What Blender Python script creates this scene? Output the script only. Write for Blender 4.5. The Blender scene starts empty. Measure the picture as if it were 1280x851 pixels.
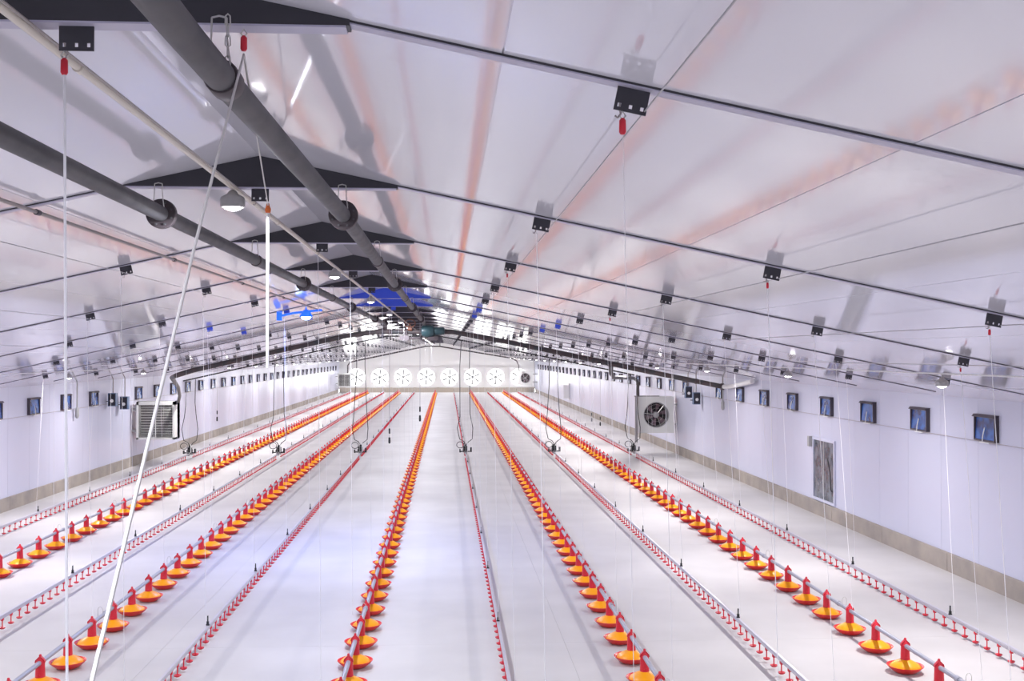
import bpy, math, random
from mathutils import Vector, Matrix
random.seed(7)
scene = bpy.context.scene
COL = scene.collection

# ------------------------------------------------------------------ camera, world, exposure
CAM = Vector((1.02, 0.0, 3.135))
cd = bpy.data.cameras.new('camera')
cd.sensor_width = 36.0
cd.lens = 36.0 * 1380.0 / 1280.0
cd.clip_end = 300
cam = bpy.data.objects.new('camera', cd)
cam.location = CAM
cam.rotation_euler = (math.pi / 2 + 0.0124, 0.0, -0.0589)
COL.objects.link(cam)
scene.camera = cam

SKY_STRENGTH = 12.0
world = bpy.data.worlds.new('world')
scene.world = world
world.use_nodes = True
world.node_tree.nodes['Background'].inputs[0].default_value = (0.97, 0.985, 1.0, 1)
world.node_tree.nodes['Background'].inputs[1].default_value = SKY_STRENGTH

vs = scene.view_settings
vs.view_transform = 'Standard'
vs.look = 'None'
vs.gamma = 1.0
vs.exposure = 0.12
vs.use_curve_mapping = False

SIDE_LAMP_W = 82.0
RIDGE_LAMP_W = 90.0
BLUE_LAMP_W = 100.0

# ------------------------------------------------------------------ materials
MATS = {}
def mat(name, color, rough=0.5, metal=0.0, spec=0.5, emit=None, strength=0.0, noise=None, bump=None, coat=0.0):
    m = bpy.data.materials.new(name)
    m.use_nodes = True
    nt = m.node_tree
    b = nt.nodes['Principled BSDF']
    b.inputs['Base Color'].default_value = (*color, 1)
    b.inputs['Roughness'].default_value = rough
    b.inputs['Metallic'].default_value = metal
    b.inputs['Specular IOR Level'].default_value = spec
    b.inputs['Coat Weight'].default_value = coat
    b.inputs['Coat Roughness'].default_value = 0.05
    if emit:
        b.inputs['Emission Color'].default_value = (*emit, 1)
        b.inputs['Emission Strength'].default_value = strength
    if noise or bump:
        tc = nt.nodes.new('ShaderNodeTexCoord')
    if noise:                       # (scale, color2, low, high)
        n = nt.nodes.new('ShaderNodeTexNoise')
        n.inputs['Scale'].default_value = noise[0]
        n.inputs['Detail'].default_value = 6
        r = nt.nodes.new('ShaderNodeValToRGB')
        r.color_ramp.elements[0].position = noise[2]
        r.color_ramp.elements[1].position = noise[3]
        r.color_ramp.elements[0].color = (*noise[1], 1)
        r.color_ramp.elements[1].color = (*color, 1)
        geo = nt.nodes.new('ShaderNodeNewGeometry')
        nt.links.new(geo.outputs['Position'], n.inputs['Vector'])
        nt.links.new(n.outputs['Fac'], r.inputs['Fac'])
        nt.links.new(r.outputs['Color'], b.inputs['Base Color'])
    if bump:                        # (scale, strength, distance)
        n2 = nt.nodes.new('ShaderNodeTexNoise')
        n2.inputs['Scale'].default_value = bump[0]
        n2.inputs['Detail'].default_value = 3
        geo2 = nt.nodes.new('ShaderNodeNewGeometry')
        bp = nt.nodes.new('ShaderNodeBump')
        bp.inputs['Strength'].default_value = bump[1]
        bp.inputs['Distance'].default_value = bump[2]
        nt.links.new(geo2.outputs['Position'], n2.inputs['Vector'])
        nt.links.new(n2.outputs['Fac'], bp.inputs['Height'])
        nt.links.new(bp.outputs['Normal'], b.inputs['Normal'])
    MATS[name] = m
    return m

mat('ceiling_white', (0.80, 0.785, 0.85), rough=0.07, spec=0.85, noise=(0.35, (0.76, 0.745, 0.825), 0.35, 0.65), bump=(0.9, 0.04, 0.006), coat=0.0)
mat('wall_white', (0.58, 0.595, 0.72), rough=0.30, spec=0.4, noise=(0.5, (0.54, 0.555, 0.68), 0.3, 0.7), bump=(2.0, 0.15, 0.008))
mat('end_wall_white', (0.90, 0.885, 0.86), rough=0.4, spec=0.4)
mat('floor_concrete', (0.60, 0.585, 0.575), rough=0.5, spec=0.22, noise=(0.8, (0.51, 0.495, 0.49), 0.3, 0.7), bump=(40.0, 0.08, 0.004))
mat('curb_concrete', (0.42, 0.37, 0.32), rough=0.8, spec=0.2, noise=(2.2, (0.29, 0.265, 0.245), 0.3, 0.7), bump=(30.0, 0.2, 0.01))
mat('steel_blue_glow', (0.06, 0.12, 0.75), rough=0.4, spec=0.4)  # dark steel with the blue glow near the lamp put into its colour
mat('base_beige', (0.66, 0.58, 0.48), rough=0.7)
mat('dark_steel', (0.05, 0.048, 0.058), rough=0.45, spec=0.4)
mat('flange_lilac', (0.50, 0.48, 0.60), rough=0.4)
mat('pipe_steel', (0.11, 0.105, 0.11), rough=0.55, metal=0.0, spec=0.35, noise=(6.0, (0.07, 0.07, 0.075), 0.35, 0.65))
mat('flange_steel', (0.07, 0.055, 0.06), rough=0.5, metal=0.2)
mat('wire_steel', (0.55, 0.54, 0.52), rough=0.35, metal=0.6)
mat('conduit_cream', (0.72, 0.66, 0.58), rough=0.45)
mat('conduit_grey', (0.36, 0.32, 0.31), rough=0.5)
mat('rope_white', (0.62, 0.60, 0.58), rough=0.8, spec=0.2)
mat('cord_white', (0.86, 0.85, 0.87), rough=0.6, spec=0.3)
mat('cable_grey', (0.45, 0.44, 0.47), rough=0.5)
mat('red_plastic', (0.66, 0.018, 0.04), rough=0.35)
mat('red_pan', (0.78, 0.03, 0.028), rough=0.33)
mat('yellow_plastic', (1.0, 0.40, 0.003), rough=0.35)
mat('galvanised', (0.36, 0.37, 0.43), rough=0.4, metal=0.3)
mat('aluminium', (0.52, 0.51, 0.57), rough=0.35, metal=0.3)
mat('black_plastic', (0.02, 0.022, 0.024), rough=0.45)
mat('frame_dark', (0.05, 0.04, 0.055), rough=0.4)
mat('flap_blue', (0.04, 0.13, 0.42), rough=0.15, spec=0.6, noise=(6.0, (0.03, 0.03, 0.10), 0.36, 0.58))
mat('white_plastic', (0.80, 0.80, 0.80), rough=0.4)
mat('heater_white', (0.73, 0.74, 0.71), rough=0.4)
mat('heater_dark', (0.025, 0.02, 0.025), rough=0.6)
mat('heater_grey', (0.34, 0.34, 0.34), rough=0.5)
mat('blade_grey', (0.16, 0.11, 0.13), rough=0.45)
mat('insulation_dark', (0.085, 0.06, 0.06), rough=0.6, noise=(7.0, (0.04, 0.045, 0.05), 0.35, 0.65))
mat('hose_black', (0.03, 0.03, 0.032), rough=0.5)
mat('hose_grey', (0.15, 0.14, 0.14), rough=0.45, metal=0.4)
mat('pump_teal', (0.03, 0.07, 0.08), rough=0.4)
mat('valve_brown', (0.20, 0.08, 0.05), rough=0.5)
mat('box_blue', (0.10, 0.16, 0.28), rough=0.35)
mat('dial_dark', (0.02, 0.02, 0.03), rough=0.3)
mat('glass_grey', (0.15, 0.17, 0.21), rough=0.08, spec=0.7, noise=(5.0, (0.05, 0.06, 0.08), 0.38, 0.62), bump=(6.0, 0.6, 0.02))
mat('orange_knot', (0.75, 0.17, 0.04), rough=0.6)
mat('lamp_metal', (0.40, 0.39, 0.38), rough=0.35, metal=0.4)
mat('lamp_glow', (0.9, 0.9, 0.9), emit=(1.0, 0.96, 1.0), strength=14.0)
mat('lamp_glow_blue', (0.5, 0.7, 1.0), emit=(0.55, 0.75, 1.0), strength=10.0)
mat('blue_housing', (0.02, 0.14, 0.75), rough=0.35, emit=(0.02, 0.16, 1.0), strength=0.7)
def translucent(name, color, amount, tcolor):
    # thin sheet that lets daylight through
    m = mat(name, color, rough=0.5, spec=0.3)
    nt = m.node_tree
    tr = nt.nodes.new('ShaderNodeBsdfTranslucent'); tr.inputs['Color'].default_value = (*tcolor, 1)
    mx = nt.nodes.new('ShaderNodeMixShader'); mx.inputs[0].default_value = amount
    nt.links.new(nt.nodes['Principled BSDF'].outputs[0], mx.inputs[1])
    nt.links.new(tr.outputs[0], mx.inputs[2])
    nt.links.new(mx.outputs[0], nt.nodes['Material Output'].inputs[0])
translucent('fan_shutter', (0.9, 0.9, 0.9), 0.75, (0.95, 0.94, 0.92))
translucent('end_sheet', (0.88, 0.87, 0.85), 0.022, (0.95, 0.92, 0.89))
mat('fan_white', (0.82, 0.81, 0.80), rough=0.4)
mat('sleeve_white', (0.88, 0.86, 0.86), rough=0.3)

# ------------------------------------------------------------------ mesh helpers
class MB:
    def __init__(s):
        s.v = []; s.f = []; s.m = []
    def add(s, vs_, fs, mi=0):
        o = len(s.v); s.v += [tuple(p) for p in vs_]
        for f in fs:
            s.f.append(tuple(i + o for i in f)); s.m.append(mi)
        return s
    def box(s, x0, x1, y0, y1, z0, z1, mi=0):
        vs_ = [(x, y, z) for x in (x0, x1) for y in (y0, y1) for z in (z0, z1)]
        return s.add(vs_, [(0, 1, 3, 2), (4, 6, 7, 5), (0, 4, 5, 1), (2, 3, 7, 6), (0, 2, 6, 4), (1, 5, 7, 3)], mi)
    def prism(s, pts, axis, a, b, mi=0):
        # pts: 2D outline; extruded along axis ('x','y','z') from a to b
        def mk(p, t):
            return {'x': (t, p[0], p[1]), 'y': (p[0], t, p[1]), 'z': (p[0], p[1], t)}[axis]
        n = len(pts)
        vs_ = [mk(p, a) for p in pts] + [mk(p, b) for p in pts]
        fs = [tuple(range(n)), tuple(range(2 * n - 1, n - 1, -1))]
        fs += [(i, i + n, (i + 1) % n + n, (i + 1) % n) for i in range(n)]
        return s.add(vs_, fs, mi)
    def cyl(s, p0, p1, r0, r1=None, n=10, mi=0):
        return s.tube([p0, p1], [r0, r0 if r1 is None else r1], n, mi)
    def tube(s, path, r, n=8, mi=0):
        path = [Vector(p) for p in path]
        rs = r if isinstance(r, (list, tuple)) else [r] * len(path)
        up = None; vs_ = []
        for i, p in enumerate(path):
            d = (path[min(i + 1, len(path) - 1)] - path[max(i - 1, 0)])
            if d.length < 1e-9: d = Vector((0, 0, 1))
            d.normalize()
            if up is None:
                up = d.orthogonal().normalized()
            up = (up - d * up.dot(d))
            up = up.normalized() if up.length > 1e-6 else d.orthogonal().normalized()
            w = d.cross(up)
            for k in range(n):
                a = 2 * math.pi * k / n
                vs_.append(p + (up * math.cos(a) + w * math.sin(a)) * rs[i])
        fs = []
        for i in range(len(path) - 1):
            for k in range(n):
                a = i * n + k; b = i * n + (k + 1) % n
                fs.append((a, b, b + n, a + n))
        fs.append(tuple(range(n - 1, -1, -1)))
        e = (len(path) - 1) * n
        fs.append(tuple(range(e, e + n)))
        return s.add(vs_, fs, mi)
    def lathe(s, prof, c=(0, 0, 0), n=20, mi=0, axis='z', lobe=0.0, lobes=0, caps=True):
        vs_ = []; fs = []
        for (r, h) in prof:
            for k in range(n):
                a = 2 * math.pi * k / n
                rr = r * (1 + lobe * math.cos(lobes * a))
                x, y = rr * math.cos(a), rr * math.sin(a)
                q = {'z': (x, y, h), 'y': (x, h, -y), 'x': (h, x, y)}[axis]
                vs_.append((q[0] + c[0], q[1] + c[1], q[2] + c[2]))
        for i in range(len(prof) - 1):
            for k in range(n):
                a = i * n + k; b = i * n + (k + 1) % n
                fs.append((a, b, b + n, a + n))
        if caps and prof[0][0] > 1e-6: fs.append(tuple(range(n - 1, -1, -1)))
        if caps and prof[-1][0] > 1e-6:
            e = (len(prof) - 1) * n; fs.append(tuple(range(e, e + n)))
        return s.add(vs_, fs, mi)
    def merge(s, other, off=(0, 0, 0), mi=None):
        o = len(s.v)
        s.v += [(p[0] + off[0], p[1] + off[1], p[2] + off[2]) for p in other.v]
        s.f += [tuple(i + o for i in f) for f in other.f]
        s.m += list(other.m) if mi is None else [mi] * len(other.m)
        return s
    def mesh(s, name, mats, smooth=True):
        me = bpy.data.meshes.new(name)
        me.from_pydata(s.v, [], s.f)
        for m in (mats if isinstance(mats, (list, tuple)) else [mats]):
            me.materials.append(MATS[m])
        me.polygons.foreach_set('material_index', s.m)
        if smooth:
            me.polygons.foreach_set('use_smooth', [True] * len(s.f))
            me.set_sharp_from_angle(angle=math.radians(38))
        me.update()
        return me
    def build(s, name, mats, parent=None, loc=(0, 0, 0), rot=(0, 0, 0), smooth=True):
        return put(name, s.mesh(name, mats, smooth), parent, loc, rot)

def put(name, me, parent=None, loc=(0, 0, 0), rot=(0, 0, 0)):
    o = bpy.data.objects.new(name, me)
    o.location = loc; o.rotation_euler = rot
    if parent is not None: o.parent = parent
    COL.objects.link(o)
    return o

def tag(o, label, cat, group=None, kind=None):
    o['label'] = label; o['category'] = cat
    if group: o['group'] = group
    if kind: o['kind'] = kind
    return o

def empty(name, loc, label, cat, group=None, rot=(0, 0, 0)):
    return tag(put(name, None, None, loc, rot), label, cat, group)

def struct(o):
    o['kind'] = 'structure'
    return o

ONES = ['', 'first', 'second', 'third', 'fourth', 'fifth', 'sixth', 'seventh', 'eighth', 'ninth', 'tenth', 'eleventh', 'twelfth',
        'thirteenth', 'fourteenth', 'fifteenth', 'sixteenth', 'seventeenth', 'eighteenth', 'nineteenth']
TENS = {2: ('twenty', 'twentieth'), 3: ('thirty', 'thirtieth'), 4: ('forty', 'fortieth'), 5: ('fifty', 'fiftieth'),
        6: ('sixty', 'sixtieth'), 7: ('seventy', 'seventieth'), 8: ('eighty', 'eightieth'), 9: ('ninety', 'ninetieth')}

def ordw(n):
    if n > 99: return 'farther'
    if n < 20: return ONES[n]
    t, u = divmod(n, 10)
    return TENS[t][1] if u == 0 else TENS[t][0] + '-' + ONES[u]

# ------------------------------------------------------------------ layout
XR, XL = 8.27, -7.78          # inner faces of the long walls
Y0, Y1 = -6.0, 91.2           # near and far end walls
RIDGE = 4.215
SR, SL = 0.204, 0.225         # roof slopes right and left
def ceil(x): return RIDGE - (SR * x if x > 0 else -SL * x)
BEAMS = [3.1 + 3.0 * i for i in range(-3, 30)]
FEED = {'A': (-5.257, 16.70, 'leftmost feeder line'), 'B': (-2.762, 11.32, 'second feeder line from left'),
        'C': (0.104, 11.18, 'middle feeder line'), 'D': (2.896, 9.68, 'fourth feeder line from left'),
        'E': (5.535, 10.68, 'rightmost feeder line')}
DRINK = [(-6.62, 'leftmost drinker line'), (-4.0, 'second drinker line from left'), (-1.57, 'third drinker line from left'),
         (1.585, 'fourth drinker line from left'), (4.27, 'fifth drinker line from left'), (6.70, 'rightmost drinker line')]
COLX = [-6.47, -5.235, -4.035, -2.81, -1.58, 0.0, 1.55, 2.85, 4.13, 5.39, 6.62]
LINEX = [-6.62, -5.257, -4.0, -2.762, -1.57, 0.0, 1.585, 2.896, 4.27, 5.535, 6.70]
LINETOP = [0.23, 0.30, 0.23, 0.30, 0.23, 0.30, 0.23, 0.30, 0.23, 0.30, 0.23]

# ------------------------------------------------------------------ setting
floor = struct(MB().box(XL - .3, XR + .3, Y0 - .3, Y1 + .3, -0.30, -0.010).build('floor', 'floor_concrete', smooth=False))
ys = [Y0 + i * 6.0 for i in range(17)]; ys[-1] = Y1
for i in range(len(ys) - 1):
    for (xa, xb) in ((XL - .25, -2.0), (-2.0, 2.3), (2.3, XR + .25)):
        MB().box(xa + .001, xb - .001, ys[i] + .001, ys[i + 1] - .001, -0.012, 0.0).build('slab', 'floor_concrete', floor, smooth=False)

ceiling = struct(put('ceiling', None))
def ceil_strip(xa, xb):
    za, zb = ceil(xa), ceil(xb)
    if xa == 0: za = RIDGE
    MB().prism([(xa, za), (xb, zb), (xb, zb + .004), (xa, za + .004)], 'y', Y0 - .2, Y1 + .2).build('ceiling_panel', 'ceiling_white', ceiling, smooth=False)
w = 1.175
for i in range(8):
    xa, xb = i * w, min((i + 1) * w, XR + .2)
    if xa < XR: ceil_strip(xa + (.0025 if i else 0), xb - .0025)
    xa, xb = i * w, min((i + 1) * w, -XL + .2)
    if xa < -XL: ceil_strip(-xb + .0025, -xa - (.0025 if i else 0))
T0, T1 = .0041, .12
backs = MB().prism([(XL - .3, ceil(XL - .3) + T0), (0, RIDGE + T0), (XR + .3, ceil(XR + .3) + T0), (XR + .3, ceil(XR + .3) + T1), (0, RIDGE + T1), (XL - .3, ceil(XL - .3) + T1)], 'y', Y0 - .3, Y1 + .3)
backs.build('roof_deck', 'ceiling_white', ceiling, smooth=False)

def long_wall(name, x, sgn):
    # sgn +1: wall on +x side
    ztop = ceil(x) + .02
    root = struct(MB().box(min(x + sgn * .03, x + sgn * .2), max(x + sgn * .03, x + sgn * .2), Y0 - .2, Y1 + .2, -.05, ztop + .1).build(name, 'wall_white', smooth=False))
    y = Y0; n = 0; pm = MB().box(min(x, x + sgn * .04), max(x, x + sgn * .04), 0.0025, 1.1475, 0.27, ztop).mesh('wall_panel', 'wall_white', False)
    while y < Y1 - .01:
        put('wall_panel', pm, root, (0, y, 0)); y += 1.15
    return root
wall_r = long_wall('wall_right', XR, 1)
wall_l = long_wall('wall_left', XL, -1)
def curb(name, x, sgn):
    root = struct(put(name, None))
    cm = MB().prism([(x + sgn * .05, 0), (x - sgn * .03, 0), (x - sgn * .03, .262), (x - sgn * .024, .27), (x + sgn * .05, .27)], 'y', .006, 2.394).mesh('curb_block', 'curb_concrete', False)
    y = Y0
    while y < Y1 - 2.3:
        put('curb_block', cm, root, (0, y, 0)); y += 2.4
    return root
curb('baseboard_right', XR, 1); curb('baseboard_left', XL, -1)

def gable(name, ya, yb, m):
    return struct(MB().prism([(XL - .2, -.05), (XR + .2, -.05), (XR + .2, ceil(XR + .2)), (0, RIDGE), (XL - .2, ceil(XL - .2))], 'y', ya, yb).build(name, m, smooth=False))
gable('wall_near', Y0 - .2, Y0, 'wall_white')
wf = struct(put('wall_far', None))
x = XL - .2
while x < XR + .2:
    xb = min(x + 0.95, XR + .2)
    if x < 0 < xb: top = [(xb - .004, ceil(xb)), (0, RIDGE), (x + .004, ceil(x))]
    else: top = [(xb - .004, ceil(xb)), (x + .004, ceil(x))]
    pts = [(x + .004, 2.1), (xb - .004, 2.1)] + top
    MB().add([(p[0], Y1, p[1]) for p in pts], [tuple(range(len(pts)))]).build('wall_sheet', 'end_sheet', wf, smooth=False)
    MB().box(xb - .012, xb + .012, Y1 - .03, Y1 + .01, 2.19, ceil(xb) + .02).build('sheet_joint', 'end_wall_white', wf, smooth=False)
    x += .95
FANX = [-6.38 + 1.905 * k for k in range(8)]
cols = [(XL - .2, FANX[0] - .855)] + [(FANX[k] + .855, FANX[k + 1] - .855) for k in range(7)] + [(FANX[7] + .855, XR + .2)]
for (xa, xb) in cols:
    MB().add([(xa, Y1 - .04, .3), (xb, Y1 - .04, .3), (xb, Y1 - .04, 2.15), (xa, Y1 - .04, 2.15)], [(0, 1, 2, 3)]).build('pillar_sheet', 'end_sheet', wf, smooth=False)
MB().box(XL, XR, Y1 - .06, Y1 + .05, 2.08, 2.19).build('rail', 'end_wall_white', wf, smooth=False)
MB().box(XL, XR, Y1 - .08, Y1 + .05, 0.0, 0.40).build('base', 'base_beige', wf, smooth=False)

# ------------------------------------------------------------------ rafters with ridge haunch and hanger plates
D = .006
def rafter_meshes():
    out = {}
    for side, s, sl in (('r', 1, SR), ('l', -1, SL)):
        e = 7.85 if s > 0 else 7.35
        a = .60
        a2 = .745 if s > 0 else .725
        def zz(d): return RIDGE - sl * d
        pts = [(s * a, zz(a)), (s * e, zz(e)), (s * e, zz(e) - D), (s * a, zz(a) - D)]
        out['web_' + side] = MB().prism(pts, 'y', -.027, .027).mesh('web', 'dark_steel', False)
        pts = [(s * a2, zz(a2) - D - .0005), (s * e, zz(e) - D - .0005), (s * e, zz(e) - D - .0045), (s * a2, zz(a2) - D - .0045)]
        out['fl_' + side] = MB().prism(pts, 'y', -.026, .026).mesh('flange', 'flange_lilac', False)
    zb = 4.045
    out['haunch'] = MB().prism([(-.73, zb), (.75, zb), (0.75, ceil(.75)), (0, RIDGE), (-.73, ceil(-.73))], 'y', -.033, .033).mesh('haunch', 'dark_steel', False)
    out['haunch_blue_glow'] = MB().prism([(-.73, zb), (.75, zb), (0.75, ceil(.75)), (0, RIDGE), (-.73, ceil(-.73))], 'y', -.033, .033).mesh('haunch', 'steel_blue_glow', False)
    out['hfl'] = MB().box(-.72, .74, -.035, .035, zb - .006, zb - .0005).mesh('haunch_flange', 'flange_lilac', False)
    return out
RM = rafter_meshes()
pl = MB()                        # drilled plate: upper sheet, three holes, lower edge
pl.box(-.047, .047, -.003, .003, -.046, 0)
for xa, xb in ((-.047, -.038), (-.028, -.005), (.005, .028), (.038, .047)):
    pl.box(xa, xb, -.003, .003, -.058, -.046)
pl.box(-.047, .047, -.003, .003, -.068, -.058)
PLATE = pl.mesh('hanger_plate', 'dark_steel', False)
PLATE_GLOW = pl.mesh('hanger_plate', 'steel_blue_glow', False)  # same dark plate, blue glow painted into its colour
HOOK = MB().tube([(0, 0, .01), (.004, 0, -.01), (.010, 0, -.022), (.004, 0, -.034), (-.006, 0, -.030)], .003, 6).mesh('hook', 'conduit_grey')
for i, y in enumerate(BEAMS):
    n = i - 2
    lab = ('roof rafter with dark ridge haunch, %s in view from the camera' % ordw(n)) if n >= 1 else 'roof rafter with dark ridge haunch above and behind the camera'
    r = empty('roof_rafter', (0, y, RIDGE), lab, 'rafter', 'roof rafters')
    off = (0, 0, -RIDGE)
    put('web', RM['web_r'], r, off); put('web', RM['web_l'], r, off)
    put('flange', RM['fl_r'], r, off); put('flange', RM['fl_l'], r, off)
    hb = put('haunch', RM['haunch_blue_glow'] if n in (6, 7) else RM['haunch'], r, off)  # haunches by the blue lamp carry the glow as colour
    if n in (6, 7): hb['label'] = 'dark haunch plate with painted blue glow'
    put('haunch_flange', RM['hfl'], r, off)
    for cx in COLX:
        z = (4.039 if cx == 0 else ceil(cx) - D - .006) - RIDGE
        tilt = 0 if cx == 0 else (math.atan(SR) if cx > 0 else -math.atan(SL))
        p = put('hanger_plate', PLATE_GLOW if (n in (6, 7) and abs(cx) < 3) else PLATE, r, (cx, 0, z), (0, tilt, 0))
        if 1 <= n <= 9:
            put('hook', HOOK, p, (-.033, 0, -.055))

# ------------------------------------------------------------------ heating mains along the ridge
def main_pipe(x, label, start, kink=0.0):
    y_end = 27.6
    r = empty('heating_main', (x, start, 3.90), label, 'pipe', 'heating mains')
    MB().tube([(-kink, 0, 0), (-kink, 8.5, 0), (-kink * .9, 9.0, 0), (0, 11.9, 0), (0, y_end - start, 0)], .042, 20).build('pipe', 'pipe_steel', r)
    fl = MB().lathe([(.042, -.022), (.078, -.022), (.081, -.019), (.081, -.003), (.078, -.001), (.078, .001), (.081, .003), (.081, .019), (.078, .022), (.042, .022)], n=28, axis='y')
    for k in range(8):
        a = 2 * math.pi * (k + .5) / 8
        c = (.062 * math.cos(a), .062 * math.sin(a))
        fl.cyl((c[0], -.032, c[1]), (c[0], .032, c[1]), .006, n=6, mi=1)
    FL = fl.mesh('pipe_flange', ['flange_steel', 'pipe_steel'])
    CO = MB().lathe([(.042, -.05), (.047, -.05), (.049, -.045), (.049, .045), (.047, .05), (.042, .05)], n=20, axis='y').mesh('collar', 'flange_steel')
    hg = MB()
    for s in (-1, 1):
        hg.tube([(s * .02, 0, .155), (s * .022, 0, .09), (s * .030, 0, .028)], .003, 6)
        hg.tube([(0, 0, .16), (s * .02, 0, .155)], .003, 6)
    HG = hg.mesh('pipe_hanger', 'wire_steel')
    for j, y in enumerate(BEAMS):
        if start < y < y_end:
            n = j - 2
            ko = -kink * .9 * max(0, min(1, (11.9 - (y - start)) / 2.9))
            put('pipe_hanger', HG, r, (ko, y - start - .05, 0))
            if n % 2 == 0: put('pipe_flange', FL, r, (ko, y - start + .02, 0))
            else: put('collar', CO, r, (ko, y - start + .02, 0))
    return r
main_pipe(0.45, 'thick dark steel heating main with round flanges right of the ridge', -5.8, .058)
main_pipe(-0.535, 'thick dark steel heating main with round flanges left of the ridge', -5.8)

# cream conduit under the ridge, brown conduit to its left
c = empty('ridge_conduit', (-.11, -5.9, 4.016), 'cream lamp conduit running along under the ridge', 'conduit')
MB().cyl((0, 0, 0), (0, 94, 0), .0135, n=10).build('pipe', 'conduit_cream', c)
CC = MB().lathe([(.013, -.02), (.018, -.02), (.018, .02), (.013, .02)], n=10, axis='y').mesh('coupling', 'conduit_cream')
for k in range(23): put('coupling', CC, c, (0, 9.36 + 4 * k - 4, 0))
MB().tube([(.035, 0, -.01), (.035, 94, -.01)], .004, 6).build('cable', 'conduit_grey', c)
c = empty('slope_conduit', (-1.19, -5.9, ceil(-1.19) - .046), 'thin brown-grey conduit running under the rafters left of the ridge', 'conduit')
MB().cyl((0, 0, 0), (0, 94, 0), .011, n=10).build('pipe', 'conduit_grey', c)
CM = MB().lathe([(.011, -.025), (.016, -.025), (.016, .025), (.011, .025)], n=10, axis='y').mesh('clip', 'frame_dark')
for y in BEAMS: put('clip', CM, c, (0, y + 5.9, 0))

# pull cables through the hanger plates
COLNAME = ['fifth left of', 'fourth left of', 'third left of', 'second left of', 'first left of', 'under', 'first right of', 'second right of', 'third right of', 'fourth right of', 'fifth right of']
for k, cx in enumerate(COLX):
    if cx == 0: continue
    z = ceil(cx) - .075
    m = MB().cyl((0, 0, 0), (0, 95.5, 0), .0028, n=6).build('pull_cable', 'cable_grey', None, (cx + .03, -5.2, z))
    tag(m, 'thin grey winch cable through the hanger plates, %s the ridge' % COLNAME[k], 'cable', 'winch cables')

# ------------------------------------------------------------------ lamps
def lamp_proto():
    d = {}
    d['housing'] = MB().lathe([(.012, .075), (.020, .07), (.030, .055), (.058, .04), (.064, .03), (.064, -.012), (.060, -.016), (.056, -.012), (.050, -.004), (0.0, -.004)], n=20).mesh('housing', 'lamp_metal')
    d['bulb'] = MB().lathe([(.0, -.034), (.02, -.032), (.04, -.024), (.052, -.010), (.052, -.006), (0, -.005)], n=16).mesh('bulb', 'lamp_glow')
    d['stem'] = MB().cyl((0, 0, .07), (0, 0, .11), .008, n=8).mesh('stem', 'lamp_metal')
    return d
LP = lamp_proto()
def lamp(x, y, z, watt, label, group, tint):
    r = empty('ceiling_lamp', (x, y, z), label, 'lamp', group)
    put('housing', LP['housing'], r); put('bulb', LP['bulb'], r); put('stem', LP['stem'], r)
    ld = bpy.data.lights.new('lamp_light', 'AREA')
    ld.shape = 'DISK'; ld.size = .11
    ld.energy = watt; ld.color = tint
    o = bpy.data.objects.new('lamp_light', ld); o.location = (0, 0, -.038); o.parent = r
    COL.objects.link(o)
ry = [5.9 + 5.3 * k for k in range(-2, 16)]
for y in ry:
    n = round((y - 5.9) / 5.3) + 1
    lamp(-.11, y, 3.925, RIDGE_LAMP_W, ('round lamp on the ridge conduit, %s in view from the camera' % ordw(n)) if n > 0 else 'round lamp on the ridge conduit behind the camera', 'ridge lamps', (0.87, 0.90, 1.0))
for s, x, nm in ((1, 6.02, 'right'), (-1, -6.0, 'left')):
    c = empty('side_conduit', (x, -5.9, ceil(x) - .05), 'thin white lamp conduit along the ceiling near the %s wall' % nm, 'conduit')
    MB().cyl((0, 0, 0), (0, 95, 0), .008, n=8).build('pipe', 'white_plastic', c)
    n = 0
    for k in range(-3, 16):
        y = 10.9 + 5.05 * k
        vis = (s > 0 and y > 9) or (s < 0 and y > 18)
        if vis: n += 1
        lamp(x, y, ceil(x) - .16, SIDE_LAMP_W, ('small ceiling lamp near the %s wall, %s in view from the camera' % (nm, ordw(n))) if vis else 'small ceiling lamp near the %s wall outside the view' % nm, 'lamps near the %s wall' % nm, (1.0, 0.96, 0.965))

# blue lamp left of the ridge
b = empty('blue_lamp', (-1.22, 17.75, 3.77), 'blue glowing lamp on a crossbar under the rafters left of the ridge', 'lamp')
MB().tube([(-.42, .0, -.03), (-.2, 0, .02), (.25, 0, .07)], .018, 8).build('crossbar', 'blue_housing', b)
MB().lathe([(.02, .10), (.05, .08), (.10, .0), (.10, -.02), (.092, -.02), (0, -.015)], n=20).build('housing', 'blue_housing', b, (0, 0, -.02))
MB().lathe([(0, -.07), (.04, -.065), (.075, -.04), (.08, -.022), (0, -.02)], n=16).build('bulb', 'lamp_glow_blue', b, (0, 0, -.02))
MB().box(-.46, -.38, -.03, .03, -.10, .05).build('end_box', 'blue_housing', b)
MB().cyl((0, 0, .05), (0, 0, .12), .012).build('stem', 'blue_housing', b)
ld = bpy.data.lights.new('lamp_light', 'AREA'); ld.shape = 'DISK'; ld.size = .16; ld.energy = BLUE_LAMP_W; ld.color = (0.18, 0.30, 1.0)
o = bpy.data.objects.new('lamp_light', ld); o.location = (0, 0, -.10); o.parent = b; COL.objects.link(o)

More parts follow.
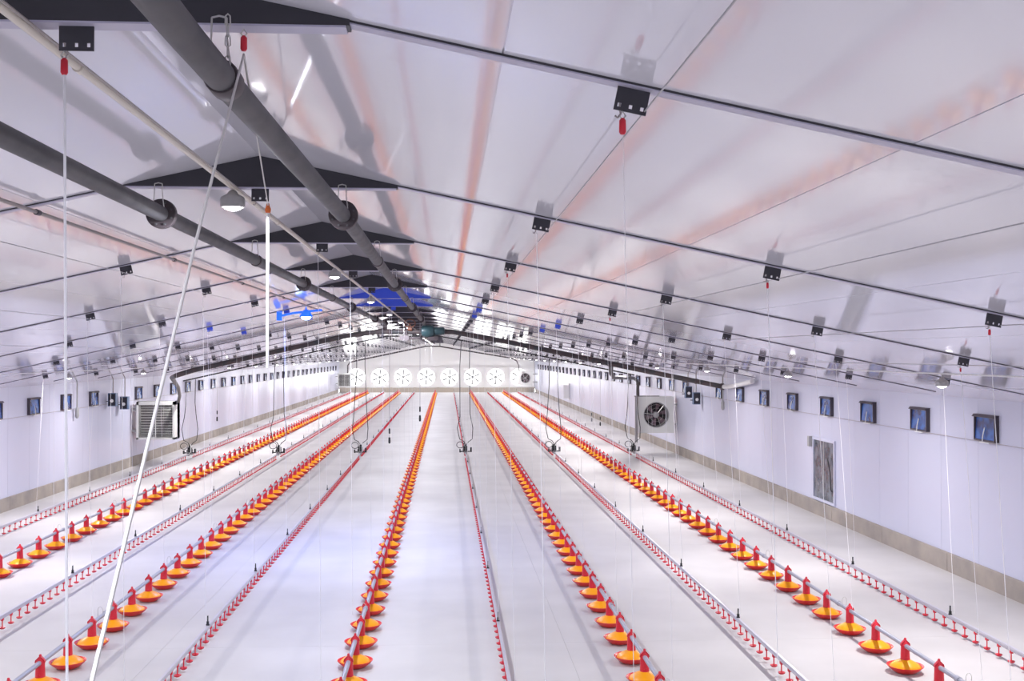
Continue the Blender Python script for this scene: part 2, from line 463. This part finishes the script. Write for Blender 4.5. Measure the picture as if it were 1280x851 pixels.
# ------------------------------------------------------------------ feeder lines
pan = MB().lathe([(0, 0), (.085, 0), (.098, .004), (.128, .024), (.158, .048), (.174, .066), (.178, .070), (.177, .073), (.171, .071), (.150, .052), (.118, .030), (.09, .016), (0, .012)], n=24)
cone = MB().lathe([(.150, .054), (.146, .066), (.128, .083), (.098, .102), (.066, .118), (.046, .128), (.040, .130)], n=28, lobe=.022, lobes=14)
tower = MB().lathe([(.046, .118), (.045, .150), (.043, .20), (.042, .245), (.040, .268), (.030, .276)], n=16)
tower.box(-.012, .012, -.047, .047, .150, .160)
cap = MB().lathe([(.036, .272), (.030, .288), (.020, .302), (.013, .315), (.012, .332), (.008, .338), (0, .340)], n=14)
for s in (-1, 1): cap.prism([(s * .010, .318), (s * .042, .286), (s * .046, .262), (s * .038, .262), (s * .032, .286), (s * .008, .306)], 'y', -.016, .016)
PAN = pan.mesh('pan', 'red_pan'); CONE = cone.mesh('feed_cone', 'yellow_plastic'); TOWER = tower.mesh('drop_tube', 'red_plastic'); CAP = cap.mesh('saddle_cap', 'red_plastic')
far_pan = MB()
far_pan.lathe([(0, 0), (.09, 0), (.158, .048), (.178, .071), (.15, .055)], n=14, mi=0)
far_pan.lathe([(.150, .054), (.128, .083), (.066, .118), (.040, .130)], n=14, mi=1)
far_pan.lathe([(.046, .118), (.042, .245), (.036, .272), (.020, .302), (.012, .332), (0, .34)], n=8, mi=0)
FARPAN = far_pan.mesh('feed_pan', ['red_pan', 'yellow_plastic'])
rest = MB()
for key, (fx, fy, nm) in FEED.items():
    r = empty('feed_pipe', (fx, -5.5, .262), 'grey galvanised auger pipe of the %s' % nm, 'pipe', 'feeder pipes')
    MB().cyl((0, 0, 0), (0, 94.6, 0), .0225, n=12).build('pipe', 'galvanised', r)
    CP = MB().lathe([(.022, -.035), (.028, -.035), (.028, .035), (.022, .035)], n=12, axis='y').mesh('coupling', 'galvanised')
    WH = MB().tube([(-.024, 0, -.005), (-.026, 0, .08), (-.015, 0, .105), (0, 0, .112), (.015, 0, .105), (.026, 0, .08), (.024, 0, -.005)], .0025, 5).mesh('wire_hanger', 'wire_steel')
    for y in BEAMS:
        if y > 5: 
            put('wire_hanger', WH, r, (0, y + .25 + 5.5, 0))
        if 5 < y < 60: put('coupling', CP, r, (0, y + .45 + 5.5, 0))
    n0 = int((fy - 7.5) / .75)
    y = fy - .75 * n0
    n = 0
    while y < 88.3:
        # is the pan inside the photograph's frame?
        q = cam.rotation_euler.to_matrix().transposed() @ (Vector((fx, y, .2)) - CAM)
        u, v = 640 + 1380 * q.x / -q.z, 425.5 - 1380 * q.y / -q.z
        if -30 < u < 1310 and v < 872:
            n += 1
            lab = 'red-yellow feed pan, %s in view along the %s' % (ordw(n), nm)
            if n <= 30:
                t = empty('feed_pan', (fx, y, 0), lab, 'feed pan', 'feed pans of the ' + nm)
                put('pan', PAN, t); put('feed_cone', CONE, t); put('drop_tube', TOWER, t); put('saddle_cap', CAP, t)
            elif n <= 60:
                tag(put('feed_pan', FARPAN, None, (fx, y, 0)), lab, 'feed pan', 'feed pans of the ' + nm)
            else:
                rest.merge(far_pan, (fx, y, 0))
        y += .75
ro = rest.build('distant_feed_pans', ['red_pan', 'yellow_plastic'])
tag(ro, 'tiny red and yellow feed pans at the far end of all feeder lines', 'feed pan', None, 'stuff')

# ------------------------------------------------------------------ drinker lines
nip = MB()
nip.box(-.014, .014, -.016, .016, .122, .150)
nip.lathe([(.007, .125), (.0065, .05), (.012, .044)], n=6)
nip.lathe([(.0, .026), (.020, .026), (.034, .036), (.037, .046), (.031, .044), (0, .036)], n=10)
NIP = nip.mesh('nipple_cup', 'red_plastic')
HNG = MB().box(-.012, .012, -.012, .012, .20, .235).box(-.006, .006, -.007, .007, .235, .295).box(-.018, .018, -.01, .01, .192, .204).mesh('line_hanger', 'black_plastic', False)
for (dx, nm) in DRINK:
    r = empty('drinker_line', (dx, -5.5, 0), 'white pipe with red nipple cups, %s' % nm, 'drinker line', 'drinker lines')
    MB().cyl((0, 0, .152), (0, 94.2, .152), .012, n=10).build('water_pipe', 'aluminium', r)
    MB().prism([(-.013, .164), (.013, .164), (.015, .168), (.015, .188), (.012, .192), (-.012, .192), (-.015, .188), (-.015, .168)], 'y', 0, 94.2).build('support_rail', 'aluminium', r, smooth=False)
    far = MB(); y = 7.35; n = 0
    # first cup that can show in the frame
    while y < 88.5:
        q = cam.rotation_euler.to_matrix().transposed() @ (Vector((dx, y, .1)) - CAM)
        u, v = 640 + 1380 * q.x / -q.z, 425.5 - 1380 * q.y / -q.z
        if abs(y - 33.4) > .3 and -20 < u < 1300 and v < 866:
            n += 1
            if n <= 110: put('nipple_cup', NIP, r, (0, y + 5.5, 0))
            else: far.merge(nip, (0, y + 5.5, 0))
        y += .25
    fo = far.build('distant_nipple_cups', 'red_plastic', r); fo['kind'] = 'stuff'
    for y in BEAMS:
        if y > 8: put('line_hanger', HNG, r, (0, y + .1 + 5.5, 0))

# ------------------------------------------------------------------ drop cords and red pulleys
restc = MB()
LN = [DRINK[0][1], FEED['A'][2], DRINK[1][1], FEED['B'][2], DRINK[2][1], FEED['C'][2], DRINK[3][1], FEED['D'][2], DRINK[4][1], FEED['E'][2], DRINK[5][1]]
PUL = MB().lathe([(.004, .006), (.009, .0), (.0095, -.030), (.006, -.036), (0, -.037)], n=10).mesh('body', 'red_plastic')
PULR = MB().tube([(0, 0, .0), (.008, 0, .012), (0, 0, .024), (-.008, 0, .012), (0, 0, .0)], .0025, 6).mesh('ring', 'wire_steel')
for i in range(3, len(BEAMS)):
    y = BEAMS[i]; n = i - 2
    for k, cx in enumerate(COLX):
        zt = (4.039 if cx == 0 else ceil(cx) - D) - .085
        bx = cx - .033
        if cx == 0 and n == 2: continue
        if n <= 11:
            rr = .0042 if (n == 1 and cx == 0) else (.0009 if n == 1 else .0021)
            m = MB().cyl((0, 0, 0), (bx - LINEX[k], 0, zt - LINETOP[k]), rr, n=6).build('drop_cord', 'cord_white', None, (LINEX[k], y, LINETOP[k]))
            tag(m, 'white drop cord from %s rafter in view to the %s' % (ordw(n), LN[k]), 'cord', 'drop cords')
            if (n, k) in {(1, 5), (1, 6), (1, 7), (2, 7), (2, 8), (3, 9), (3, 6), (4, 2), (4, 7), (5, 1)}:
                p = empty('red_pulley', (bx, y, zt - .01), 'small red pulley on %s rafter in view above the %s' % (ordw(n), LN[k]), 'pulley', 'red cord pulleys')
                sc_ = 1.1 if n == 1 else .8
                p.scale = (sc_, sc_, sc_)
                put('body', PUL, p); put('ring', PULR, p)
        else:
            restc.cyl((LINEX[k], y, LINETOP[k]), (bx, y, zt), .0026, n=4)
tag(restc.build('distant_drop_cords', 'cord_white'), 'thin white drop cords hanging from the far rafters', 'cord', None, 'stuff')

# near ropes at the ridge
clip = Vector((.468, 3.03, 3.995)); knot = Vector((.042, 6.1, 3.925))
t = empty('red_pulley', clip, 'red pulley clip on the haunch above the right heating main', 'pulley', 'red cord pulleys')
t.scale = (1.0, 1.0, 1.0); put('body', PUL, t); put('ring', PULR, t)
low = Vector((.55, 1.5, 2.70)); d = (low - clip).normalized()
end = clip + d * ((clip.z - 0.02) / -d.z)
t = empty('winch_rope', (end.x, end.y, 0), 'white rope slanting down from the ridge towards the lower left', 'rope')
loc = Vector((end.x, end.y, 0))
MB().tube([clip - Vector((0, 0, .045)) - loc, (clip + low) / 2 - loc, low - loc, end - loc], .0034, 8).build('rope', 'rope_white', t)
MB().lathe([(.03, 0), (.03, .008), (.010, .012), (.010, .03), (.0, .034)], n=12).build('floor_anchor', 'wire_steel', t)
t = empty('hanging_rod', (knot.x, knot.y, 3.06), 'bright white hanging rod with an orange knot under the ridge', 'rod')
MB().lathe([(.0, 0), (.007, .002), (.008, .02), (.008, .84), (.006, .855), (0, .86)], n=12).build('rod', 'sleeve_white', t)
MB().lathe([(.0, .845), (.014, .85), (.017, .868), (.010, .885), (.006, .90), (0, .902)], n=10).build('knot', 'orange_knot', t)
MB().tube([(0, 0, .89), clip - Vector((0, 0, .045)) - Vector((knot.x, knot.y, 3.06))], .0035, 6).build('cord', 'rope_white', t)

# chain beside the right heating main
t = empty('hanger_chain', (.425, 3.03, 3.90), 'short steel chain on the right heating main at the nearest haunch', 'chain')
link = MB().tube([(.006, 0, .012), (.007, 0, -.012), (0, 0, -.018), (-.007, 0, -.012), (-.006, 0, .012), (0, 0, .018), (.006, 0, .012)], .0022, 6).mesh('link', 'wire_steel')
for k in range(5): put('link', link, t, (.0, 0, .03 + .028 * k), (0, 0, math.pi / 2 * (k % 2)))

# ------------------------------------------------------------------ wall air inlets
fr = MB()
W, H, P = .29, .175, .062     # half width, half height, projection; +x points into the room
fr.box(0, P, -W, -W + .022, -H, H); fr.box(0, P, W - .022, W, -H, H)
fr.box(0, P, -W, W, -H, -H + .02); fr.box(0, P, -W, W, H - .02, H); fr.box(0, .008, -W, W, -H, H)
FRM = fr.mesh('inlet_frame', 'frame_dark', False)
FLP = MB().prism([(.044, -H + .022), (.052, -H + .022), (.032, H - .022), (.024, H - .022)], 'y', -W + .024, W - .024).mesh('flap', 'flap_blue', False)
HOOD = MB().prism([(P - .004, H - .015), (P + .022, H - .03), (P + .024, H - .024), (P, H + .008), (0, H + .008), (0, H)], 'y', -W - .006, W + .006).mesh('hood', 'frame_dark', False)
CLP = MB().tube([(P - .01, 0, .01), (P + .006, -.01, -.08), (P + .012, -.02, -H + .01), (P + .006, -.03, -H - .018)], .007, 6).box(P - .01, P + .012, -.10, .16, -H - .022, -H - .008).mesh('pull_rod', 'white_plastic')
def inlet(x, y, z, rz, lab, grp):
    r = empty('air_inlet', (x, y, z), lab, 'air inlet', grp, (0, 0, rz))
    put('inlet_frame', FRM, r); put('flap', FLP, r); put('hood', HOOD, r); put('pull_rod', CLP, r)
n = 0
for k in range(36):
    y = 14.42 + 2.075 * k
    if k == 8: continue
    n += 1
    inlet(XR, y, 2.142, math.pi, 'blue-grey air inlet on the right wall, %s in view from the camera' % ordw(n), 'air inlets of the right wall')
n = 0
for k in range(34):
    y = 22.05 + 2.0 * k
    if k == 4: continue
    n += 1
    inlet(XL, y, 2.03, 0, 'blue-grey air inlet on the left wall, %s in view from the camera' % ordw(n), 'air inlets of the left wall')
for x, z, nm in ((XR - .05, 1.958, 'right'), (XL + .05, 1.85, 'left')):
    m = MB().cyl((0, 0, 0), (0, 94, 0), .004, n=6).build('actuator_cable', 'conduit_grey', None, (x, -4, z))
    tag(m, 'thin grey actuator cable along the air inlets of the %s wall' % nm, 'cable')

# ------------------------------------------------------------------ glazed hatch in the right wall
dr = struct(put('door_1', None, None, (XR, 20.25, .29)))
dr['label'] = 'glazed hatch with grey film in the right wall above the concrete curb'
MB().box(-.03, .01, 0, 1.24, 0, .05).box(-.03, .01, 0, 1.24, 1.17, 1.22).box(-.03, .01, 0, .05, .05, 1.17).box(-.03, .01, 1.19, 1.24, .05, 1.17).build('frame', 'wall_white', dr, smooth=False)
for k in range(2):
    MB().box(-.012, .004, .052 + .57 * k, .052 + .566 + .57 * k, .052, 1.168).build('pane', 'glass_grey', dr, smooth=False)
MB().box(-.018, .0, .605, .635, .05, 1.17).build('mullion', 'heater_grey', dr, smooth=False)
MB().box(-.09, .0, 1.25, 1.36, 1.02, 1.22).build('closer_box', 'heater_grey', dr, smooth=False)
MB().tube([(-.02, .12, .25), (-.05, .14, .3), (-.05, .17, .62), (-.05, .30, .85), (-.03, .33, .88)], .012, 8).build('handle', 'dark_steel', dr)

# ------------------------------------------------------------------ fan heaters
def square_ring(mb, hw, r, y, n=32, mi=0):
    # flat plate in XZ with a round hole, facing -y
    vs_ = []; fs = []
    for k in range(n):
        a = 2 * math.pi * k / n + math.pi / 4
        ca, sa = math.cos(a), math.sin(a)
        s_ = hw / max(abs(ca), abs(sa))
        vs_ += [(ca * s_, y, sa * s_), (ca * r, y, sa * r)]
    for k in range(n):
        a = 2 * k; b = 2 * ((k + 1) % n)
        fs.append((a, a + 1, b + 1, b))
    mb.add(vs_, fs, mi)
def heater_fan(x, y, z, hw, label, post):
    r = empty('fan_heater', (x, y, z), label, 'heater', 'fan heaters')
    b = MB(); rr = hw * .67
    square_ring(b, hw, rr, -.005); 
    b.box(-hw, -hw + .015, 0, .55, -hw, hw).box(hw - .015, hw, 0, .55, -hw, hw).box(-hw, hw, 0, .55, -hw, -hw + .015).box(-hw, hw, 0, .55, hw - .015, hw).box(-hw, hw, .53, .55, -hw, hw)
    b.build('housing', 'heater_white', r, smooth=False)
    MB().lathe([(rr + .02, -.02), (rr, -.02), (rr - .005, 0), (rr - .005, .30), (rr + .01, .30), (rr + .01, 0), (rr + .02, -.005)], n=32, axis='y', caps=False).build('shroud', 'heater_grey', r)
    MB().lathe([(rr - .01, .30), (rr - .01, .31), (0, .31)], n=32, axis='y').build('back_plate', 'heater_dark', r)
    BL = MB()
    a0, a1 = -.32, .32
    BL.add([(.09 * math.sin(a0), .05, .09 * math.cos(a0)), (.09 * math.sin(a1), .16, .09 * math.cos(a1)), ((rr - .03) * math.sin(a1 * .9), .15, (rr - .03) * math.cos(a1 * .9)), ((rr - .03) * math.sin(a0 * .6), .06, (rr - .03) * math.cos(a0 * .6)),
            (.09 * math.sin(a0), .058, .09 * math.cos(a0)), (.09 * math.sin(a1), .168, .09 * math.cos(a1)), ((rr - .03) * math.sin(a1 * .9), .158, (rr - .03) * math.cos(a1 * .9)), ((rr - .03) * math.sin(a0 * .6), .068, (rr - .03) * math.cos(a0 * .6))],
           [(0, 1, 2, 3), (7, 6, 5, 4), (0, 4, 5, 1), (1, 5, 6, 2), (2, 6, 7, 3), (3, 7, 4, 0)])
    BM = BL.mesh('blade', 'blade_grey', False)
    for k in range(6): put('blade', BM, r, (0, 0, 0), (0, math.pi / 3 * k + .2, 0))
    MB().lathe([(0, .01), (.07, .012), (.095, .03), (.10, .18), (0, .18)], n=20, axis='y').build('hub', 'heater_grey', r)
    g = MB()
    for k in range(3):
        a = .9 + k * 2.1
        g.tube([(.09 * math.cos(a), -.012, .09 * math.sin(a)), (rr * math.cos(a), -.015, rr * math.sin(a))], .008 if k else .014, 6)
    for rad in (.55, .85):
        g.tube([(rr * rad * math.cos(2 * math.pi * k / 24), -.012, rr * rad * math.sin(2 * math.pi * k / 24)) for k in range(25)], .003, 5)
    g.build('guard', 'wire_steel', r)
    if post: MB().box(-hw - .085, -hw - .005, .05, .13, -hw - .30, hw).box(-hw - .11, hw * .2, .06, .12, hw, hw + .03).build('mounting_post', 'heater_grey', r, smooth=False)
    bl = XR - x - .002
    MB().box(hw, bl, .1, .4, hw * .5, hw * .6).box(hw, bl, .1, .4, -hw * .6, -hw * .5).build('wall_bracket', 'heater_grey', r, smooth=False)
    return r
def heater_louvre(x, y, z, hw, label, nslat):
    r = empty('louvre_heater', (x, y, z), label, 'heater', 'fan heaters')
    b = MB()
    b.box(-hw, -hw + .06, 0, .6, -hw, hw).box(hw - .06, hw, 0, .6, -hw, hw).box(-hw, hw, 0, .6, -hw, -hw + .05).box(-hw, hw, 0, .6, hw - .09, hw).box(-hw, hw, .3, .6, -hw, hw)
    b.build('housing', 'heater_white', r, smooth=False)
    MB().box(-hw + .06, hw - .06, .24, .299, -hw + .05, hw - .09).build('back_plate', 'heater_dark', r, smooth=False)
    step = (2 * hw - .14) / nslat
    SM = MB().prism([(.0, -.004), (.003, -.007), (.03, .004), (.027, .007)], 'x', -hw + .061, hw - .061).mesh('slat', 'heater_white', False)
    for k in range(nslat): put('slat', SM, r, (0, .01, -hw + .05 + step * (k + .5)))
    MB().box(-.012, .012, .002, .01, -hw + .05, hw - .09).build('mullion', 'heater_white', r, smooth=False)
    MB().box(-hw - .16, -hw, .1, .4, hw * .5, hw * .6).box(-hw - .16, -hw, .1, .4, -hw * .6, -hw * .5).build('wall_bracket', 'heater_grey', r, smooth=False)
    return r
heater_fan(7.59, 34.4, 1.23, .57, 'pale square fan heater with a dark round fan on the right wall', True)
heater_louvre(-7.08, 31.3, 1.285, .525, 'pale square heater with dark louvre on the left wall', 20)
heater_fan(7.29, 88.0, 1.23, .57, 'far grey fan heater with a dark round fan in the right corner', False)
heater_louvre(-7.09, 88.0, 1.09, .525, 'far grey louvre heater in the left corner', 12)

# ------------------------------------------------------------------ cross pipes of the heating
def arc_path(pts, r=.25):
    return pts
cp = empty('heating_cross_pipe', (0, 28.0, 3.70), 'thick dark insulated heating pipe crossing under the roof in mid-hall', 'pipe', 'heating cross pipes')
MB().tube([(8.10, 0, 2.30), (5.95, 0, 2.735), (2.65, 0, 3.43), (1.15, 0, 3.70), (-.65, 0, 3.71), (-1.5, 0, 3.60), (-4.2, 0, 2.99), (-5.3, 0, 2.735), (-5.75, .1, 2.60)], .062, 14).build('pipe', 'insulation_dark', cp, (0, 0, -3.70))
HG2 = MB().cyl((0, 0, 0), (0, 0, .30), .008, n=6).lathe([(.064, -.03), (.070, -.03), (.070, .03), (.064, .03)], (0, 0, -.03), n=14, axis='x').mesh('pipe_clamp', 'flange_steel')
for x, z in ((7.4, 2.44), (5.0, 2.935), (2.9, 3.378), (-2.9, 3.283), (-4.6, 2.90)):
    put('pipe_clamp', HG2, cp, (x, 0, z - 3.70 + .03))
MB().tube([(-5.75, .1, 2.60 - 3.70), (-5.95, .5, -1.16), (-6.05, 1.2, -1.28), (-6.15, 2.0, -1.45), (-6.3, 2.8, -1.70), (-6.50, 3.5, -1.89)], [.062, .058, .055, .05, .045, .045], 12).build('hose', 'hose_grey', cp)
MB().tube([(5.20, 0, 2.84 - 3.70), (5.22, .1, -1.05), (5.35, .5, -1.17), (6.0, 3.0, -1.23), (6.75, 5.6, -1.30), (7.0, 6.3, -1.42), (7.02, 6.45, -1.65), (7.04, 6.5, -1.90)], [.06, .055, .05, .05, .05, .05, .045, .04], 12).build('hose', 'hose_grey', cp)
MB().tube([(8.10, 0, 2.30 - 3.70), (8.13, -.8, -1.37), (8.14, -2.6, -1.20)], .055, 12).build('white_tail_pipe', 'white_plastic', cp)
MB().lathe([(.075, -.04), (.085, -.04), (.085, .04), (.075, .04), (.062, .03), (.062, -.03)], (8.08, 0, -1.397), n=14, axis='x').build('end_flange', 'flange_steel', cp)
cp = empty('heating_cross_pipe', (0, 87.5, 3.74), 'thin dark heating pipe crossing under the roof before the far wall', 'pipe', 'heating cross pipes')
MB().tube([(6.72, 0, 1.85), (6.70, 0, 2.25), (6.55, 0, 2.60), (6.15, 0, 2.82), (.47, 0, 3.75), (-.67, 0, 3.75), (-6.1, 0, 2.62), (-6.6, 0, 2.48), (-6.76, 0, 2.25), (-6.78, 0, 1.65)], .055, 10).build('pipe', 'insulation_dark', cp, (0, 0, -3.74))
MB().cyl((-.67, 0, 0), (-.67, 0, .3), .03, n=6).cyl((.47, 0, 0), (.47, 0, .34), .03, n=6).build('riser', 'insulation_dark', cp)

# pump and valve set where the mains meet the cross pipe
t = empty('pump_set', (.45, 27.9, 3.78), 'teal pump and valve cluster under the ridge where the heating mains end', 'pump')
MB().tube([(0, -.35, .12), (0, -.05, .12), (0, .08, .05), (0, .1, -.06)], .055, 14).build('elbow', 'pipe_steel', t)
MB().lathe([(.05, -.20), (.13, -.18), (.16, -.08), (.16, .06), (.12, .12), (.05, .13)], (.12, 0, -.06), n=20, axis='x').build('pump_body', 'pump_teal', t)
MB().lathe([(.0, .12), (.09, .125), (.10, .14), (.10, .36), (.08, .39), (0, .40)], (.12, 0, -.06), n=18, axis='x').build('motor', 'pump_teal', t)
MB().tube([(-.36 + .14 * math.cos(2 * math.pi * k / 16), -.1, .13 + .10 * math.sin(2 * math.pi * k / 16)) for k in range(17)], .014, 6).cyl((-.50, -.1, .13), (-.22, -.1, .13), .010).build('valve_wheel', 'valve_brown', t)
MB().lathe([(.03, -.06), (.06, -.05), (.06, .05), (.03, .06)], (-.36, 0, .0), n=12, axis='x').cyl((-.36, -.1, .13), (-.36, 0, 0), .02).build('valve_body', 'valve_brown', t)
MB().cyl((-.55, 0, -.24), (-.10, 0, -.24), .03).cyl((-.45, 0, -.24), (-.45, 0, -.05), .025).cyl((.0, 0, -.24), (.0, 0, -.15), .03).box(-.62, -.38, -.06, .06, -.30, -.18).box(.1, .35, -.06, .06, -.30, -.2).build('bypass', 'flange_steel', t)
t = empty('pipe_elbow', (-.535, 27.6, 3.90), 'dark flanged elbow at the end of the left heating main', 'pipe fitting')
MB().tube([(0, 0, 0), (0, .2, 0), (0, .33, -.05), (0, .40, -.16)], .055, 14).build('bend', 'flange_steel', t)
MB().lathe([(.05, -.02), (.09, -.02), (.09, .02), (.05, .02)], n=20, axis='y').build('flange', 'flange_steel', t)
MB().lathe([(.05, .15), (.09, .15), (.09, .19), (.05, .19)], n=20, axis='y').build('flange', 'flange_steel', t)

# ------------------------------------------------------------------ water cross pipe with hoses and regulators
YW = 33.55
def zwp(x): return min(ceil(x) - .34, 3.68)
wp = empty('water_cross_pipe', (0, YW, 3.6), 'thin dark water pipe crossing the hall above the drinker regulators', 'pipe')
MB().tube([(x, 0, zwp(x) - 3.6) for x in (-6.85, -4, -2.2, -.8, .8, 2.6, 4.5, 6.75)], .02, 8).build('pipe', 'hose_black', wp)
for x in (-5.5, -2.9, 0, 2.9, 5.6):
    MB().cyl((x, 0, zwp(x) - 3.6), (x, 0, ceil(x) - 3.61), .008, n=6).build('rod', 'dark_steel', wp)
for (dx, nm) in DRINK:
    t = empty('pressure_regulator', (dx, 33.42, .15), 'black water regulator with two hoses on the %s' % nm, 'regulator', 'water regulators')
    MB().box(-.055, .055, -.07, .07, .03, .12).lathe([(.05, .12), (.06, .13), (.06, .16), (.03, .18), (.025, .21), (0, .212)], n=12).build('body', 'black_plastic', t)
    MB().cyl((0, -.16, .02), (0, .16, .02), .022).box(-.03, .03, -.18, -.13, -.02, .06).box(-.03, .03, .13, .18, -.02, .06).build('coupling', 'heater_grey', t)
    MB().lathe([(.02, 0), (.045, .005), (.045, .03), (.0, .032)], (-.075, -.02, .07), n=12, axis='x').build('gauge', 'heater_grey', t)
    MB().cyl((.05, -.12, .05), (.05, -.12, .26), .010, n=6).build('breather_tube', 'white_plastic', t)
    MB().tube([(-.13 + .085 * math.cos(a), -.03, .20 + .075 * math.sin(a)) for a in [2 * math.pi * q / 14 for q in range(15)]], .008, 6).build('tube_loop', 'hose_black', t)
    MB().box(-.15, .15, -.05, -.02, .03, .055).box(.11, .15, -.06, 0, .03, .14).box(-.15, -.12, -.06, 0, .02, .10).build('valve_arm', 'black_plastic', t, smooth=False)
    for ch in t.children: ch.scale = (1.25, 1.25, 1.25)
    zt = zwp(dx) - .15
    s = 1 if dx > 0 else -1
    j = random.uniform(-.04, .04)
    MB().tube([(-.13, .13, zt), (-.14 + j, .13, zt - .8), (-.20 - j, .10, 1.1), (-.25, .05, .75), (-.18, .0, .42), (-.06, -.02, .36), (-.01, -.02, .28), (0, -.02, .2)], .011, 6).build('hose', 'hose_black', t)
    MB().tube([(.13, .13, zt), (.12, .13, zt - .7), (.17 + j, .10, 1.2), (.22, .06, .75), (.20, .0, .42), (.08, .02, .33), (.03, .0, .26), (.02, 0, .19)], .011, 6).build('hose', 'hose_black', t)

# ------------------------------------------------------------------ small wall fittings
def control_box(x, y, z, rz, lab, ztop):
    r = empty('control_box', (x, y, z), lab, 'control box', 'wall control boxes', (0, 0, rz))
    MB().box(-.10, .10, -.09, .09, -.17, .17).build('body', 'box_blue', r, smooth=False)
    MB().box(-.085, .085, -.10, -.091, -.15, .15).build('face', 'dial_dark', r, smooth=False)
    MB().lathe([(.0, -.115), (.04, -.114), (.045, -.101), (0, -.1)], (0, 0, -.03), n=14, axis='y').build('dial', 'white_plastic', r)
    MB().cyl((0, .02, .17), (0, .02, ztop - z), .013, n=8).build('conduit', 'conduit_grey', r)
    MB().cyl((-.10, .02, -.05), (-.17, .02, -.05), .012, n=8).build('cable_gland', 'black_plastic', r)
    return r
control_box(XR - .17, 32.1, 2.02, 0, 'blue-grey control box on the right wall, farther of the two', ceil(XR - .17))
control_box(XR - .17, 31.05, 1.88, 0, 'blue-grey control box on the right wall, nearer of the two', ceil(XR - .17))
control_box(XL + .17, 29.15, 1.96, math.pi * 0, 'blue-grey control box on the left wall, nearer of the two', ceil(XL + .17))
control_box(XL + .17, 30.2, 1.83, math.pi * 0, 'blue-grey control box on the left wall, farther of the two', ceil(XL + .17))
def probe(x, y, z0, lab):
    r = empty('probe_tube', (x, y, z0), lab, 'probe', 'probe tubes')
    MB().cyl((0, 0, .25), (0, 0, ceil(x) - z0), .018, n=8).build('conduit', 'heater_grey', r)
    MB().lathe([(0, 0), (.03, .01), (.045, .06), (.045, .2), (.025, .26), (.018, .27)], n=14).build('capsule', 'heater_grey', r)
probe(XL + .10, 26.6, 1.62, 'grey probe tube hanging down the left wall between two air inlets')
probe(XR - .10, 28.3, 1.68, 'grey probe tube hanging down the right wall below the white pipe')
def sensor(x, y, z, zt, lab):
    r = empty('hanging_sensor', (x, y, z), lab, 'sensor', 'hanging sensors')
    MB().lathe([(0, 0), (.022, .01), (.026, .05), (.022, .14), (0, .15)], n=10).build('body', 'black_plastic', r)
    MB().lathe([(0, .22), (.018, .23), (.018, .34), (0, .35)], n=10).build('weight', 'black_plastic', r)
    MB().cyl((0, 0, .14), (0, 0, zt - z), .005, n=6).build('cable', 'cable_grey', r)
sensor(-6.35, 36.0, .98, ceil(-6.35), 'dark sensor hanging on a thin cable near the left wall')
sensor(6.55, 42.0, .55, ceil(6.55), 'dark sensor hanging near the right wall, farther of two')
sensor(6.60, 40.0, .52, ceil(6.60), 'dark sensor hanging near the right wall, nearer of two')
sensor(-.27, 25.0, 1.12, ceil(-.27), 'dark sensor on a long cable hanging before the third drinker line from left')
sensor(.40, 25.6, 1.58, ceil(.40), 'dark sensor on a cable hanging just left of the middle feeder line')
t = empty('open_hatch', (XR, 65.0, .30), 'pale grey hatch leaf standing open on the right wall far away', 'hatch')
MB().box(-.36, -.02, -.02, .03, .22, 1.0).build('leaf', 'white_plastic', t, smooth=False)
MB().box(-.035, .0, .05, 1.1, .15, 1.12).build('frame', 'white_plastic', t, smooth=False)
MB().cyl((-.03, 0, .22), (-.03, 0, 1.08), .018, n=8).build('hinge', 'heater_grey', t)

# ------------------------------------------------------------------ far exhaust fans with daylight behind them
fr = MB(); hw, rr = .86, .70
square_ring(fr, hw, rr, -.03, 32)
fr.box(-hw, -hw + .02, -.03, .10, -hw, hw).box(hw - .02, hw, -.03, .10, -hw, hw).box(-hw, hw, -.03, .10, hw - .02, hw).box(-hw, hw, -.03, .10, -hw, -hw + .02)
FF = fr.mesh('fan_frame', 'end_sheet', False)
FG = MB().lathe([(0, .095), (rr + .02, .095)], n=28, axis='y', caps=False).mesh('daylight_shutter', 'fan_shutter')
FB = MB().prism([(-.05, .08), (.05, .08), (.15, .62), (-.03, .66)], 'y', .02, .03).mesh('blade', 'heater_grey', False)
FH = MB().lathe([(0, -.01), (.08, 0), (.09, .05), (0, .06)], n=14, axis='y').mesh('hub', 'heater_grey')
for k in range(8):
    x = FANX[k]
    t = empty('exhaust_fan', (x, Y1 - .10, 1.24), 'white exhaust fan in the far wall, %s from the left' % ordw(k + 1), 'fan', 'exhaust fans')
    put('fan_frame', FF, t); put('daylight_shutter', FG, t); put('hub', FH, t)
    for q in range(6): put('blade', FB, t, (0, 0, 0), (0, math.pi / 3 * q, 0))
